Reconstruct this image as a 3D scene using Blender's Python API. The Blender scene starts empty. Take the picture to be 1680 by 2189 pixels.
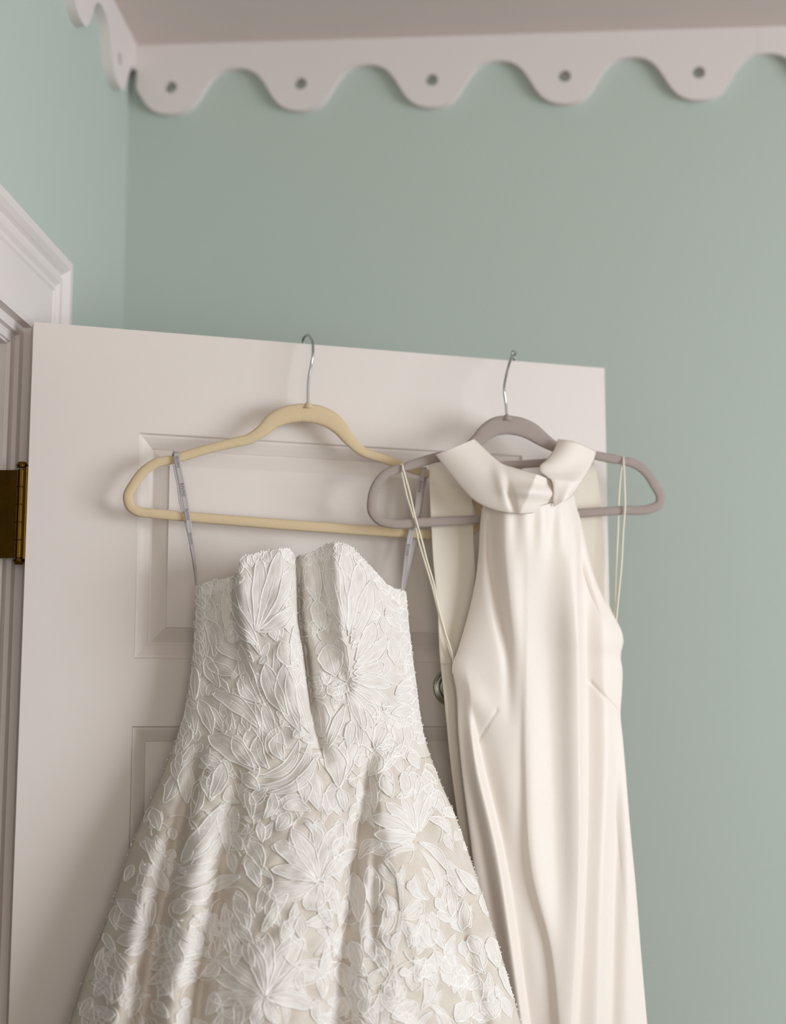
import bpy, bmesh, random
import numpy as np
from math import atan, sin, cos, radians, pi, sqrt, hypot, atan2, exp
from mathutils import Matrix, Vector
rnd = random.Random(7)
SC = bpy.context.scene
COL = SC.collection

# ------------------------------------------------------------------ camera
FPX = 3160.0
PITCH = atan(459 / FPX); YAW = radians(3.7)
CAM = np.array([.5345, -2.0898, 1.556])
hf = np.array([-sin(YAW), cos(YAW), 0.]); RT = np.array([cos(YAW), sin(YAW), 0.]); ZZ = np.array([0, 0, 1.])
FW = hf * cos(PITCH) + ZZ * sin(PITCH); UP = -hf * sin(PITCH) + ZZ * cos(PITCH)
cd = bpy.data.cameras.new('camera'); cam = bpy.data.objects.new('camera', cd); COL.objects.link(cam)
m = Matrix(((RT[0], UP[0], -FW[0], CAM[0]), (RT[1], UP[1], -FW[1], CAM[1]), (RT[2], UP[2], -FW[2], CAM[2]), (0, 0, 0, 1)))
cam.matrix_world = m
cd.sensor_fit = 'HORIZONTAL'; cd.sensor_width = 42.53; cd.lens = 80.0
cd.clip_start = .05
cd.dof.use_dof = True; cd.dof.focus_distance = 1.65; cd.dof.aperture_fstop = 3.2
SC.camera = cam

# ------------------------------------------------------------------ world, lights, exposure
W = bpy.data.worlds.new('world'); SC.world = W; W.use_nodes = True
W.node_tree.nodes['Background'].inputs[0].default_value = (.72, .85, 1, 1)
W.node_tree.nodes['Background'].inputs[1].default_value = 1.0
SC.view_settings.view_transform = 'Standard'; SC.view_settings.look = 'None'
SC.view_settings.gamma = 1; SC.view_settings.use_curve_mapping = False
SC.view_settings.exposure = -0.34
def area(name, loc, aim, sx, sy, power, col):
    l = bpy.data.lights.new(name, 'AREA'); l.shape = 'RECTANGLE'; l.size = sx; l.size_y = sy
    l.energy = power; l.color = col
    o = bpy.data.objects.new(name, l); COL.objects.link(o); o.location = loc
    o.rotation_euler = (Vector(aim) - Vector(loc)).to_track_quat('-Z', 'Y').to_euler()
    return o
area('window_daylight', (3.33, -1.75, 1.60), (0, -1.75, 1.60), 2.0, 1.35, 104, (.88, .94, 1.0))
area('rear_fill', (1.2, -4.5, 1.5), (1.2, 0, 1.5), 1.7, 1.35, 34, (1.0, .92, .82))  # added warm fill lamp behind the camera, to soften the shadows

# ------------------------------------------------------------------ materials
def srgb(r, g, b):
    f = lambda c: (c / 255 / 12.92) if c <= 10 else ((c / 255 + .055) / 1.055) ** 2.4
    return (f(r), f(g), f(b), 1)
def mat(name, col, rough=.5, metal=0, noise=0, nscale=40, bump=0, bscale=200, sheen=0, transl=0, spec=.5, coat=0):
    M = bpy.data.materials.new(name); M.use_nodes = True
    nt = M.node_tree; P = nt.nodes['Principled BSDF']
    P.inputs['Base Color'].default_value = col; P.inputs['Roughness'].default_value = rough
    P.inputs['Metallic'].default_value = metal; P.inputs['Specular IOR Level'].default_value = spec
    if sheen:
        P.inputs['Sheen Weight'].default_value = sheen; P.inputs['Sheen Roughness'].default_value = .5
    tc = nt.nodes.new('ShaderNodeTexCoord')
    if noise:
        n = nt.nodes.new('ShaderNodeTexNoise'); n.inputs['Scale'].default_value = nscale; n.inputs['Detail'].default_value = 4
        nt.links.new(tc.outputs['Object'], n.inputs['Vector'])
        mx = nt.nodes.new('ShaderNodeMix'); mx.data_type = 'RGBA'
        mx.inputs[6].default_value = col
        mx.inputs[7].default_value = (col[0] * (1 - noise), col[1] * (1 - noise), col[2] * (1 - noise), 1)
        nt.links.new(n.outputs['Fac'], mx.inputs[0]); nt.links.new(mx.outputs[2], P.inputs['Base Color'])
    if bump:
        n = nt.nodes.new('ShaderNodeTexNoise'); n.inputs['Scale'].default_value = bscale; n.inputs['Detail'].default_value = 3
        nt.links.new(tc.outputs['Object'], n.inputs['Vector'])
        b = nt.nodes.new('ShaderNodeBump'); b.inputs['Strength'].default_value = bump; b.inputs['Distance'].default_value = .001
        nt.links.new(n.outputs['Fac'], b.inputs['Height']); nt.links.new(b.outputs[0], P.inputs['Normal'])
    if transl:
        t = nt.nodes.new('ShaderNodeBsdfTranslucent'); t.inputs[0].default_value = col
        mm = nt.nodes.new('ShaderNodeMixShader'); mm.inputs[0].default_value = transl
        out = nt.nodes['Material Output']
        nt.links.new(P.outputs[0], mm.inputs[1]); nt.links.new(t.outputs[0], mm.inputs[2]); nt.links.new(mm.outputs[0], out.inputs[0])
    return M
M_wall = mat('mint_wall_paint', srgb(182, 192, 183), .75, noise=.04, nscale=3, bump=.25, bscale=180)
M_white = mat('white_trim_paint', srgb(222, 212, 208), .45, noise=.03, nscale=5, bump=.12, bscale=120)
M_door = mat('white_door_paint', srgb(221, 211, 204), .42, noise=.02, nscale=5, bump=.12, bscale=160)
M_ceil = mat('ceiling_paint', srgb(216, 200, 194), .85, bump=.2, bscale=150)
M_floor = mat('oak_floor', srgb(112, 84, 60), .4, noise=.4, nscale=9)
M_brass = mat('aged_brass', srgb(128, 94, 34), .38, 1, noise=.5, nscale=90)
M_chrome = mat('chrome_wire', srgb(190, 192, 190), .18, 1)
M_nickel = mat('satin_nickel', srgb(176, 172, 160), .28, 1, noise=.25, nscale=120)
M_beige = mat('beige_velvet', srgb(217, 194, 158), .9, noise=.10, nscale=700, bump=.5, bscale=1500, sheen=.15, spec=.1)
M_taupe = mat('taupe_velvet', srgb(168, 154, 147), .9, noise=.12, nscale=700, bump=.5, bscale=1500, sheen=.15, spec=.1)
M_silk = mat('ivory_silk', srgb(244, 233, 223), .42, noise=.03, nscale=300, bump=.10, bscale=900, transl=.10, spec=.4)
M_silkback = mat('ivory_silk_reverse', srgb(243, 233, 218), .6, noise=.03, nscale=300, bump=.10, bscale=900, transl=.14, spec=.2)
M_cord = mat('ivory_cord', srgb(236, 226, 205), .6)
M_ribbon = mat('silver_grey_satin_ribbon', srgb(180, 171, 170), .5, noise=.08, nscale=300)
M_ink = mat('dark_grey_print', srgb(118, 109, 110), .7)
M_bead = mat('crystal_bead', srgb(250, 250, 250), .08, 0, spec=1.0)  # near-white base stands in for the sparkle of the beads
M_cordlace = mat('white_lace_cord', srgb(247, 243, 238), .75, spec=.2)
def tulle(name, c1, c2):
    M = mat(name, c1, .8, spec=.15, transl=.1); nt = M.node_tree; P = nt.nodes['Principled BSDF']
    tc = nt.nodes.new('ShaderNodeTexCoord')
    v = nt.nodes.new('ShaderNodeTexVoronoi'); v.feature = 'DISTANCE_TO_EDGE'; v.inputs['Scale'].default_value = 420
    n = nt.nodes.new('ShaderNodeTexNoise'); n.inputs['Scale'].default_value = 38; n.inputs['Detail'].default_value = 5
    nt.links.new(tc.outputs['Object'], v.inputs['Vector']); nt.links.new(tc.outputs['Object'], n.inputs['Vector'])
    r = nt.nodes.new('ShaderNodeValToRGB'); r.color_ramp.elements[0].position = .35; r.color_ramp.elements[1].position = .68
    r.color_ramp.elements[0].color = c1; r.color_ramp.elements[1].color = c2
    nt.links.new(n.outputs['Fac'], r.inputs[0])
    mx = nt.nodes.new('ShaderNodeMix'); mx.data_type = 'RGBA'; mx.blend_type = 'MIX'
    rr = nt.nodes.new('ShaderNodeMapRange'); rr.inputs[1].default_value = 0; rr.inputs[2].default_value = .12
    rr.inputs[3].default_value = .35; rr.inputs[4].default_value = 0
    nt.links.new(v.outputs['Distance'], rr.inputs[0]); nt.links.new(rr.outputs[0], mx.inputs[0])
    nt.links.new(r.outputs[0], mx.inputs[6]); mx.inputs[7].default_value = srgb(240, 236, 230)
    nt.links.new(mx.outputs[2], P.inputs['Base Color'])
    b = nt.nodes.new('ShaderNodeBump'); b.inputs['Strength'].default_value = .35; b.inputs['Distance'].default_value = .002
    nt.links.new(n.outputs['Fac'], b.inputs['Height']); nt.links.new(b.outputs[0], P.inputs['Normal'])
    return M
M_tulle = tulle('ivory_tulle', srgb(213, 200, 186), srgb(227, 216, 205))
M_tulle2 = tulle('ivory_lace_ground', srgb(225, 215, 205), srgb(236, 229, 222))
def lace(name, thread, gap):
    """embroidery: dense white rim, looser threads along the petal in its middle"""
    M = mat(name, thread, .8, spec=.2, transl=.12); nt = M.node_tree; P = nt.nodes['Principled BSDF']
    uv = nt.nodes.new('ShaderNodeUVMap'); uv.uv_map = 'UVMap'
    mp = nt.nodes.new('ShaderNodeMapping'); mp.inputs['Scale'].default_value = (1.6, 5, 1); nt.links.new(uv.outputs[0], mp.inputs['Vector'])
    n = nt.nodes.new('ShaderNodeTexNoise'); n.inputs['Scale'].default_value = 2.2; n.inputs['Detail'].default_value = 4
    nt.links.new(mp.outputs[0], n.inputs['Vector'])
    sp = nt.nodes.new('ShaderNodeSeparateXYZ'); nt.links.new(uv.outputs[0], sp.inputs[0])
    ab = nt.nodes.new('ShaderNodeMath'); ab.operation = 'ABSOLUTE'; nt.links.new(sp.outputs['Y'], ab.inputs[0])
    rim = nt.nodes.new('ShaderNodeMapRange'); rim.inputs[1].default_value = .35; rim.inputs[2].default_value = .9
    rim.inputs[3].default_value = 0; rim.inputs[4].default_value = .55; nt.links.new(ab.outputs[0], rim.inputs[0])
    mr = nt.nodes.new('ShaderNodeMapRange'); mr.inputs[1].default_value = .38; mr.inputs[2].default_value = .62
    nt.links.new(n.outputs['Fac'], mr.inputs[0])
    ad = nt.nodes.new('ShaderNodeMath'); ad.use_clamp = True; nt.links.new(rim.outputs[0], ad.inputs[0]); nt.links.new(mr.outputs[0], ad.inputs[1])
    mx = nt.nodes.new('ShaderNodeMix'); mx.data_type = 'RGBA'; mx.inputs[6].default_value = gap; mx.inputs[7].default_value = thread
    nt.links.new(ad.outputs[0], mx.inputs[0]); nt.links.new(mx.outputs[2], P.inputs['Base Color'])
    b = nt.nodes.new('ShaderNodeBump'); b.inputs['Strength'].default_value = .3; b.inputs['Distance'].default_value = .001
    nt.links.new(n.outputs['Fac'], b.inputs['Height']); nt.links.new(b.outputs[0], P.inputs['Normal'])
    return M
M_petal = lace('white_embroidered_petal', srgb(243, 237, 232), srgb(226, 217, 208))

# ------------------------------------------------------------------ helpers
def link(name, me, parent=None, label=None, cat=None, kind=None, group=None):
    o = bpy.data.objects.new(name, me); COL.objects.link(o)
    if parent: o.parent = parent
    if label: o['label'] = label
    if cat: o['category'] = cat
    if kind: o['kind'] = kind
    if group: o['group'] = group
    return o
def empty_at(name, loc, **k):
    o = link(name, None, **k); o.location = loc; o.empty_display_size = .05
    return o
def build(name, verts, faces, mats, parent=None, smooth=False, fm=None, uv=None, **k):
    """verts in world coordinates; a parented mesh is stored relative to its root"""
    off = np.zeros(3)
    p = parent
    while p is not None:
        off = off + np.array(p.location); p = p.parent
    me = bpy.data.meshes.new(name)
    V = (np.asarray(verts, float) - off)
    me.from_pydata(V.tolist(), [], [tuple(int(i) for i in f) for f in faces])
    for mm in (mats if isinstance(mats, (list, tuple)) else [mats]): me.materials.append(mm)
    if smooth: me.polygons.foreach_set('use_smooth', [True] * len(me.polygons))
    if fm is not None: me.polygons.foreach_set('material_index', fm)
    if uv is not None:
        ul = me.uv_layers.new(name='UVMap')
        li = np.zeros(len(me.loops), int); me.loops.foreach_get('vertex_index', li)
        ul.data.foreach_set('uv', np.asarray(uv, float)[li].ravel())
    me.update()
    return link(name, me, parent, **k)
class Geo:
    def __init__(s): s.v = []; s.f = []; s.m = []; s.uv = []
    def add(s, v, f, mi=0, uv=None):
        b = len(s.v); s.v += [tuple(p) for p in v]; s.f += [tuple(b + i for i in q) for q in f]; s.m += [mi] * len(f)
        s.uv += [tuple(q) for q in uv] if uv is not None else [(0, 0)] * len(v)
    def box(s, x0, x1, y0, y1, z0, z1, mi=0):
        v = [(x, y, z) for x in (x0, x1) for y in (y0, y1) for z in (z0, z1)]
        s.add(v, [(0, 1, 3, 2), (4, 6, 7, 5), (0, 4, 5, 1), (2, 3, 7, 6), (0, 2, 6, 4), (1, 5, 7, 3)], mi)
    def build(s, name, mats, parent=None, smooth=False, **k):
        return build(name, s.v, s.f, mats, parent, smooth, s.m, s.uv, **k)
def bevel(o, w=.003, seg=2):
    b = o.modifiers.new('bevel', 'BEVEL'); b.width = w; b.segments = seg; b.limit_method = 'ANGLE'; b.angle_limit = radians(35)
class Sp:
    """smooth curve through points (x, y); straight beyond the ends"""
    def __init__(s, pts):
        s.x = np.array([p[0] for p in pts], float); s.y = np.array([p[1] for p in pts], float)
        h = np.diff(s.x); d = np.diff(s.y) / h
        t = np.zeros(len(s.x)); t[0] = d[0]; t[-1] = d[-1]
        if len(d) > 1:
            t[1:-1] = (d[:-1] * h[1:] + d[1:] * h[:-1]) / (h[1:] + h[:-1])
        s.t = t
    def __call__(s, q):
        q = np.asarray(q, float); i = np.clip(np.searchsorted(s.x, q) - 1, 0, len(s.x) - 2)
        h = s.x[i + 1] - s.x[i]; u = (q - s.x[i]) / h
        uc = np.clip(u, 0, 1); a = uc * uc; b = a * uc
        r = (2 * b - 3 * a + 1) * s.y[i] + (b - 2 * a + uc) * h * s.t[i] + (-2 * b + 3 * a) * s.y[i + 1] + (b - a) * h * s.t[i + 1]
        r = r + np.where(u > 1, (u - 1) * h * s.t[-1], 0) + np.where(u < 0, u * h * s.t[0], 0)
        return r
def path(pts, n):
    """dense smooth path through points of any dimension, by chord length"""
    P = np.array(pts, float); d = np.sqrt(((P[1:, :2] - P[:-1, :2]) ** 2).sum(1)) + 1e-4; s = np.concatenate([[0], np.cumsum(d)])
    q = np.linspace(0, s[-1], n)
    return np.stack([Sp(list(zip(s, P[:, k])))(q) for k in range(P.shape[1])], 1)
def ray(x, y):
    x = np.asarray(x, float); y = np.asarray(y, float)
    return FW[None] * FPX + RT[None] * (x.reshape(-1, 1) - 840) + UP[None] * (1094.5 - y.reshape(-1, 1))
# the open door: hinge corner, direction along the leaf, normal of the face towards the room
DA = np.array([.0008, -.4225, 2.03]); DB = np.array([.6920, -.1491, 2.03])
KD = .96
DA = CAM + (DA - CAM) * KD; DB = CAM + (DB - CAM) * KD; DTOP = float(DA[2])
DU = (DB - DA) / np.linalg.norm(DB - DA); DN = np.cross(DU, ZZ); DWID = float(np.linalg.norm(DB - DA))
def Q(x, y, w):
    """points at height w off the door face, in the direction the photograph shows them"""
    x, y, w = np.broadcast_arrays(np.asarray(x, float), np.asarray(y, float), np.asarray(w, float))
    d = ray(x.ravel(), y.ravel()); t = ((DA - CAM) @ DN + w.ravel()) / (d @ DN)
    return CAM[None] + d * t[:, None]
def D(u, v, w): return DA * [1, 1, 0] + DU * u + ZZ * v + DN * w
def tube(g, P, rad, n=8, closed=False, mi=0, cap=True):
    P = np.array(P, float); N = len(P); rad = np.broadcast_to(np.asarray(rad, float), (N,))
    T = np.gradient(P, axis=0) if not closed else np.roll(P, -1, 0) - np.roll(P, 1, 0)
    T /= np.linalg.norm(T, axis=1)[:, None] + 1e-12
    ref = DN if abs(T[0] @ DN) < .9 else ZZ
    V = []; A = ref - T[0] * (ref @ T[0]); A /= np.linalg.norm(A)
    for i in range(N):
        A = A - T[i] * (A @ T[i]); A /= np.linalg.norm(A); B = np.cross(T[i], A)
        for k in range(n):
            a = 2 * pi * k / n; V.append(P[i] + rad[i] * (cos(a) * A + sin(a) * B))
    F = []
    for i in range(N if closed else N - 1):
        j = (i + 1) % N
        for k in range(n): F.append((i * n + k, i * n + (k + 1) % n, j * n + (k + 1) % n, j * n + k))
    if cap and not closed: F += [tuple(range(n))[::-1], tuple((N - 1) * n + k for k in range(n))]
    g.add(V, F, mi)
def grid_faces(nr, nc, base=0, flip=False):
    F = []
    for i in range(nr - 1):
        for j in range(nc - 1):
            a = base + i * nc + j
            F.append((a, a + nc, a + nc + 1, a + 1) if not flip else (a, a + 1, a + nc + 1, a + nc))
    return F

# ------------------------------------------------------------------ room
H = 2.573
def struct(name, g, m_, parent=None, bev=0, **k):
    o = g.build(name, m_, parent, kind=None if parent else 'structure', **k)
    if bev: bevel(o, bev)
    return o
g = Geo(); g.box(-.12, 3.52, 0, .12, 0, H); struct('wall_back', g, M_wall)
OY0, OY1, OZ = -1.24, -.473, 1.9915      # doorway in the left wall
g = Geo(); g.box(-.12, 0, OY1 + .03, .0, 0, H); g.box(-.12, 0, -4.6, OY0 - .03, 0, H); g.box(-.12, 0, OY0 - .03, OY1 + .03, OZ + .03, H); struct('wall_left', g, M_wall)
g = Geo(); g.box(3.4, 3.52, -4.6, -2.80, 0, H); g.box(3.4, 3.52, -.70, 0, 0, H); g.box(3.4, 3.52, -2.80, -.70, 0, .90); g.box(3.4, 3.52, -2.80, -.70, 2.30, H)
struct('wall_right', g, M_wall)
g = Geo(); g.box(-.12, .3, -4.72, -4.6, 0, H); g.box(2.1, 3.52, -4.72, -4.6, 0, H); g.box(.3, 2.1, -4.72, -4.6, 0, .8); g.box(.3, 2.1, -4.72, -4.6, 2.2, H)
struct('wall_front', g, M_wall)
g = Geo(); g.box(-1.6, 3.52, -4.72, .12, -.1, 0); struct('floor', g, M_floor)
g = Geo(); g.box(-.12, 3.52, -4.72, .12, H, H + .1); struct('ceiling', g, M_ceil)
# a hall beyond the doorway
g = Geo(); g.box(-1.6, -1.5, -3, .12, 0, H); g.box(-1.5, -.12, .02, .12, 0, H); g.box(-1.5, -.12, -3.1, -3, 0, H); g.box(-1.6, -.12, -3.1, .12, H, H + .1)
struct('wall_hall', g, M_wall)
def window(name, cx, cy, w, z0, z1, axis):
    r = empty_at(name, (cx, cy, z0), kind='structure')
    def bx(a0, a1, b0, b1, z0_, z1_):
        g_ = Geo()
        if axis == 'x': g_.box(cx + b0, cx + b1, cy + a0, cy + a1, z0_, z1_)
        else: g_.box(cx + a0, cx + a1, cy + b0, cy + b1, z0_, z1_)
        return g_
    for nm, a in (('window_jamb', (-w / 2, -w / 2 + .04, .0, .1, z0, z1)), ('window_jamb', (w / 2 - .04, w / 2, .0, .1, z0, z1)),
                  ('window_head', (-w / 2, w / 2, .0, .1, z1 - .04, z1)), ('window_sill', (-w / 2, w / 2, -.02, .1, z0, z0 + .03)),
                  ('meeting_rail', (-w / 2, w / 2, .03, .07, (z0 + z1) / 2 - .02, (z0 + z1) / 2 + .02))):
        struct(nm, bx(*a), M_white, r)
window('window_1', 3.41, -1.75, 2.1, .90, 2.30, 'x')
window('fill_window', 1.2, -4.71, 1.8, .8, 2.2, 'y')  # unseen window behind the camera, added to go with the fill lamp
g = Geo(); g.box(.0, 3.4, -.016, 0, 0, .13); struct('baseboard_back', g, M_white)
g = Geo(); g.box(0, .016, -.32, -.016, 0, .13); g.box(0, .016, -4.6, OY0 - .13, 0, .13); struct('baseboard_left', g, M_white)
# scalloped boards under the ceiling
def scallop(name, c0, a, b, fixed, axis, holes, thick=.014, zlo=2.463, zhi=2.5325, pitch=.1967, parent=None):
    """board in (a..b), lobes centred on c0 + k*pitch, cut with round holes"""
    bm = bmesh.new()
    n = int((b - a) / .0035)
    xs = np.linspace(a, b, n); ph = (xs - c0) / pitch * 2 * pi; s = np.cos(ph)
    amp = (zhi - zlo) / 2; mid = (zhi + zlo) / 2
    zz = mid - amp * s / np.sqrt(s * s * (1 - .40) + .40)
    out = [(x, z) for x, z in zip(xs, zz)] + [(b, H + .0), (a, H + .0)]
    hole = []
    ed = []
    def loop(pts):
        vs = [bm.verts.new((p[0], 0, p[1])) for p in pts]
        return [bm.edges.new((vs[i], vs[(i + 1) % len(vs)])) for i in range(len(vs))]
    ed += loop(out)
    for hx in holes: ed += loop([(hx + .0092 * cos(t * 2 * pi / 28), 2.505 + .0092 * sin(t * 2 * pi / 28)) for t in range(28)])
    bmesh.ops.triangle_fill(bm, use_beauty=True, use_dissolve=False, edges=ed)
    fs = list(bm.faces)
    ex = bmesh.ops.extrude_face_region(bm, geom=fs)
    for v in [e for e in ex['geom'] if isinstance(e, bmesh.types.BMVert)]: v.co.y = thick
    for v in bm.verts:
        x, d_, z = v.co
        v.co = (x, -thick + d_, z) if axis == 'x' else (thick - d_, x, z)
    bmesh.ops.recalc_face_normals(bm, faces=bm.faces)
    me = bpy.data.meshes.new(name); bm.to_mesh(me); bm.free(); me.materials.append(M_white)
    o = link(name, me, parent); 
    if not parent: o['kind'] = 'structure'
    return o
tr = empty_at('trim_1', (0, 0, 0), kind='structure')
scallop('scalloped_board', .0665, .0142, .9355, 0, 'x', [.0665 + k * .1957 for k in range(5)], pitch=.1957, parent=tr)
scallop('scalloped_board', .0665, .9358, 3.38, 0, 'x', [.0665 + k * .1957 for k in range(5, 17)], pitch=.1957, thick=.0138, parent=tr)
tr2 = empty_at('trim_2', (0, 0, 0), kind='structure')
scallop('scalloped_board', -.113, -2.4, -.0142, 0, 'y', [-.113 - k * .1967 for k in range(11)], parent=tr2)
# casing round the doorway (moulded outer band, flat inner band), stops and jambs
CW = .139
prof = [(0, -.004), (0, .017), (.004, .0215), (.014, .0215), (.020, .017), (.024, .0125), (.027, .0125), (.030, .016), (.038, .016), (.043, .0125), (.047, .0115), (.050, .0135), (.053, .0115), (.108, .010), (.115, .008), (.1155, -.002), (.126, -.003), (.127, -.008), (.131, -.0095), (.137, -.0095), (.139, -.016), (.139, -.020), (.0, -.020)]
def casing(parent):
    # d from the outer edge inwards; path: up the far side, over the head, down the near side, with mitred corners
    y1, y0, zt = OY1 + CW, OY0 - CW, OZ + CW
    V = []; F = []; n = len(prof)
    sides = []
    for nm, A, B in (('door_casing_side', 0, 1), ('door_casing_head', 1, 2), ('door_casing_side', 2, 3)):
        g_ = Geo(); v = []
        for e in (A, B):
            for d_, h_ in prof:
                p = [(h_, y1 - d_, 0), (h_, y1 - d_, zt - d_), (h_, y0 + d_, zt - d_), (h_, y0 + d_, 0)][e]
                v.append(p)
        g_.add(v, [(i, i + 1, n + i + 1, n + i) for i in range(n - 1)] + [(n - 1, 0, n, 2 * n - 1)])
        g_.build(nm, M_white, parent)
frame = empty_at('door_2', (0, OY1, 0), kind='structure')
casing(frame)
g = Geo(); g.box(-.14, -.012, OY1 - .001, OY1 + .018, 0, OZ + .018); struct('jamb', g, M_white, frame, .001)
g = Geo(); g.box(-.14, -.012, OY0 - .018, OY0 + .001, 0, OZ + .018); struct('jamb', g, M_white, frame, .001)
g = Geo(); g.box(-.14, -.012, OY0, OY1, OZ - .001, OZ + .018); struct('head_jamb', g, M_white, frame, .001)
for nm, a in (('door_stop', (-.085, -.045, OY1 - .012, OY1, 0, OZ)), ('door_stop', (-.085, -.045, OY0, OY0 + .012, 0, OZ)), ('door_stop', (-.085, -.045, OY0, OY1, OZ - .012, OZ))):
    g = Geo(); g.box(*a); struct(nm, g, M_white, frame, .002)

# ------------------------------------------------------------------ the open panelled door
DT = .035
door = empty_at('door_1', tuple(D(0, .008, -DT / 2)), kind='structure')
kv = lambda v: 1.556 + (v - 1.556) * KD
PU0, PU1 = .1275 * KD, .6225 * KD
panels = [(kv(1.635), kv(1.9045)), (kv(.98), kv(1.5567)), (.24, .86)]
# profile from the opening edge inwards: (distance, height off the face)
pp = [(0, 0), (.0015, -.0028), (.004, -.0032), (.010, -.0058), (.016, -.009), (.0175, -.0105), (.019, -.0105), (.036, -.0035), (.0362, -.0022)]
def frame_piece(nm, u0, u1, v0, v1):
    g_ = Geo(); v = [D(u, vv, w) for u in (u0, u1) for vv in (v0, v1) for w in (-DT, 0)]
    g_.add(v, [(0, 1, 3, 2), (4, 6, 7, 5), (0, 4, 5, 1), (2, 3, 7, 6), (0, 2, 6, 4), (1, 5, 7, 3)])
    return g_.build(nm, M_door, door)
frame_piece('stile', 0, PU0, .008, DTOP); frame_piece('stile', PU1, DWID, .008, DTOP)
edges = [DTOP] + [e for p_ in panels for e in (p_[1], p_[0])] + [.008]
for i in range(0, len(edges), 2): frame_piece('rail', PU0, PU1, edges[i + 1], edges[i])
for v0, v1 in panels:
    g = Geo(); vs = []
    for d_, h_ in pp:
        for (su, sv) in ((0, 0), (1, 0), (1, 1), (0, 1)):
            vs.append(D(PU0 + d_ if not su else PU1 - d_, v0 + d_ if not sv else v1 - d_, h_))
    fs = []
    for i in range(len(pp) - 1):
        for k in range(4): fs.append((i * 4 + k, i * 4 + (k + 1) % 4, (i + 1) * 4 + (k + 1) % 4, (i + 1) * 4 + k))
    b = (len(pp) - 1) * 4; fs.append((b, b + 1, b + 2, b + 3))
    g.add(vs, fs)
    g.add([D(PU0, v0, -.025), D(PU1, v0, -.025), D(PU1, v1, -.025), D(PU0, v1, -.025)], [(3, 2, 1, 0)])
    g.build('raised_panel', M_door, door)
# hinges
for hz in (1.7927, 1.02, .22):
    g = Geo()
    base = np.array([.0122, -.4815, 0])
    for k in range(5):
        z0, z1 = hz - .050 + k * .02, hz - .050 + (k + 1) * .02 - .0013
        tube(g, [base + ZZ * z0, base + ZZ * z1], .0052, 14)
    tube(g, [base + ZZ * (hz - .052), base + ZZ * (hz + .050)], .0034, 12)
    g.box(.0150, .0196, -.4850, -.4832, hz - .050, hz + .050)
    h = g.build('hinge', M_brass, door, smooth=False, label='aged brass butt hinge')
    gp = Geo()
    for s_ in (-1, 1):
        tube(gp, [base + ZZ * (hz + s_ * .052), base + ZZ * (hz + s_ * .0545), base + ZZ * (hz + s_ * .058)], [.0058, .0066, .0044], 14)
    gp.build('pin_cap', M_brass, h)
    gl = Geo()    # leaf on the door edge
    v = [D(u, hz + z_, w) for u in (-.0022, .0002) for z_ in (-.052, .052) for w in (-DT + .002, -.002)]
    gl.add(v, [(0, 1, 3, 2), (4, 6, 7, 5), (0, 4, 5, 1), (2, 3, 7, 6), (0, 2, 6, 4), (1, 5, 7, 3)])
    gl.build('hinge_leaf', M_brass, h)
    gl = Geo(); gl.box(-.020, .0085, OY1 - .0045, OY1 - .0025, hz - .050, hz + .050)
    gl.build('hinge_leaf', M_brass, h)
# round knob with a ringed rosette
kc = Q(963, 1469, 0)[0]
def lathe(g_, c, ax, prof_, n=40, mi=0):
    A = DU; B = ZZ; V = []
    for r_, h_ in prof_:
        for k in range(n):
            a_ = 2 * pi * k / n; V.append(c + ax * h_ + (A * cos(a_) + B * sin(a_)) * r_)
    F = []
    for i in range(len(prof_) - 1):
        for k in range(n): F.append((i * n + k, i * n + (k + 1) % n, (i + 1) * n + (k + 1) % n, (i + 1) * n + k))
    g_.add(V, F, mi)
g = Geo(); lathe(g, kc, DN, [(.0225, .0), (.0225, .002), (.0205, .004), (.0195, .0032), (.0180, .0055), (.0165, .006), (.0155, .0045), (.0140, .0048), (.012, .0075), (.009, .009), (.0075, .012), (.0001, .012)])
kn = g.build('knob_rosette', M_nickel, door, smooth=True, label='ringed nickel rosette')
g = Geo(); lathe(g, kc, DN, [(.0065, .009), (.006, .017), (.009, .019), (.0135, .022), (.0145, .026), (.012, .030), (.006, .032), (.0001, .0325)])
g.build('knob', M_nickel, kn, smooth=True)

# ------------------------------------------------------------------ velvet hangers
def band(g, P, ns=12, closed=True, mi=0, sup=2.6):
    """flat bar along P = (x, y, w, half width in picture units, half thickness in m)"""
    P = np.array(P, float); N = len(P)
    T = (np.roll(P[:, :2], -1, 0) - np.roll(P[:, :2], 1, 0)) if closed else np.gradient(P[:, :2], axis=0)
    T /= np.linalg.norm(T, axis=1)[:, None] + 1e-9
    X = np.zeros((N, ns)); Y = np.zeros((N, ns)); Wd = np.zeros((N, ns))
    for k in range(ns):
        a = 2 * pi * k / ns; ca, sa = cos(a), sin(a)
        c_ = abs(ca) ** (2 / sup) * (1 if ca > 0 else -1); s_ = abs(sa) ** (2 / sup) * (1 if sa > 0 else -1)
        X[:, k] = P[:, 0] - T[:, 1] * P[:, 3] * c_; Y[:, k] = P[:, 1] + T[:, 0] * P[:, 3] * c_; Wd[:, k] = P[:, 2] + P[:, 4] * s_
    V = Q(X, Y, Wd); F = []
    for i in range(N if closed else N - 1):
        j = (i + 1) % N
        for k in range(ns): F.append((i * ns + k, i * ns + (k + 1) % ns, j * ns + (k + 1) % ns, j * ns + k))
    if not closed: F += [tuple(range(ns))[::-1], tuple((N - 1) * ns + k for k in range(ns))]
    g.add(V, F, mi)
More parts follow.
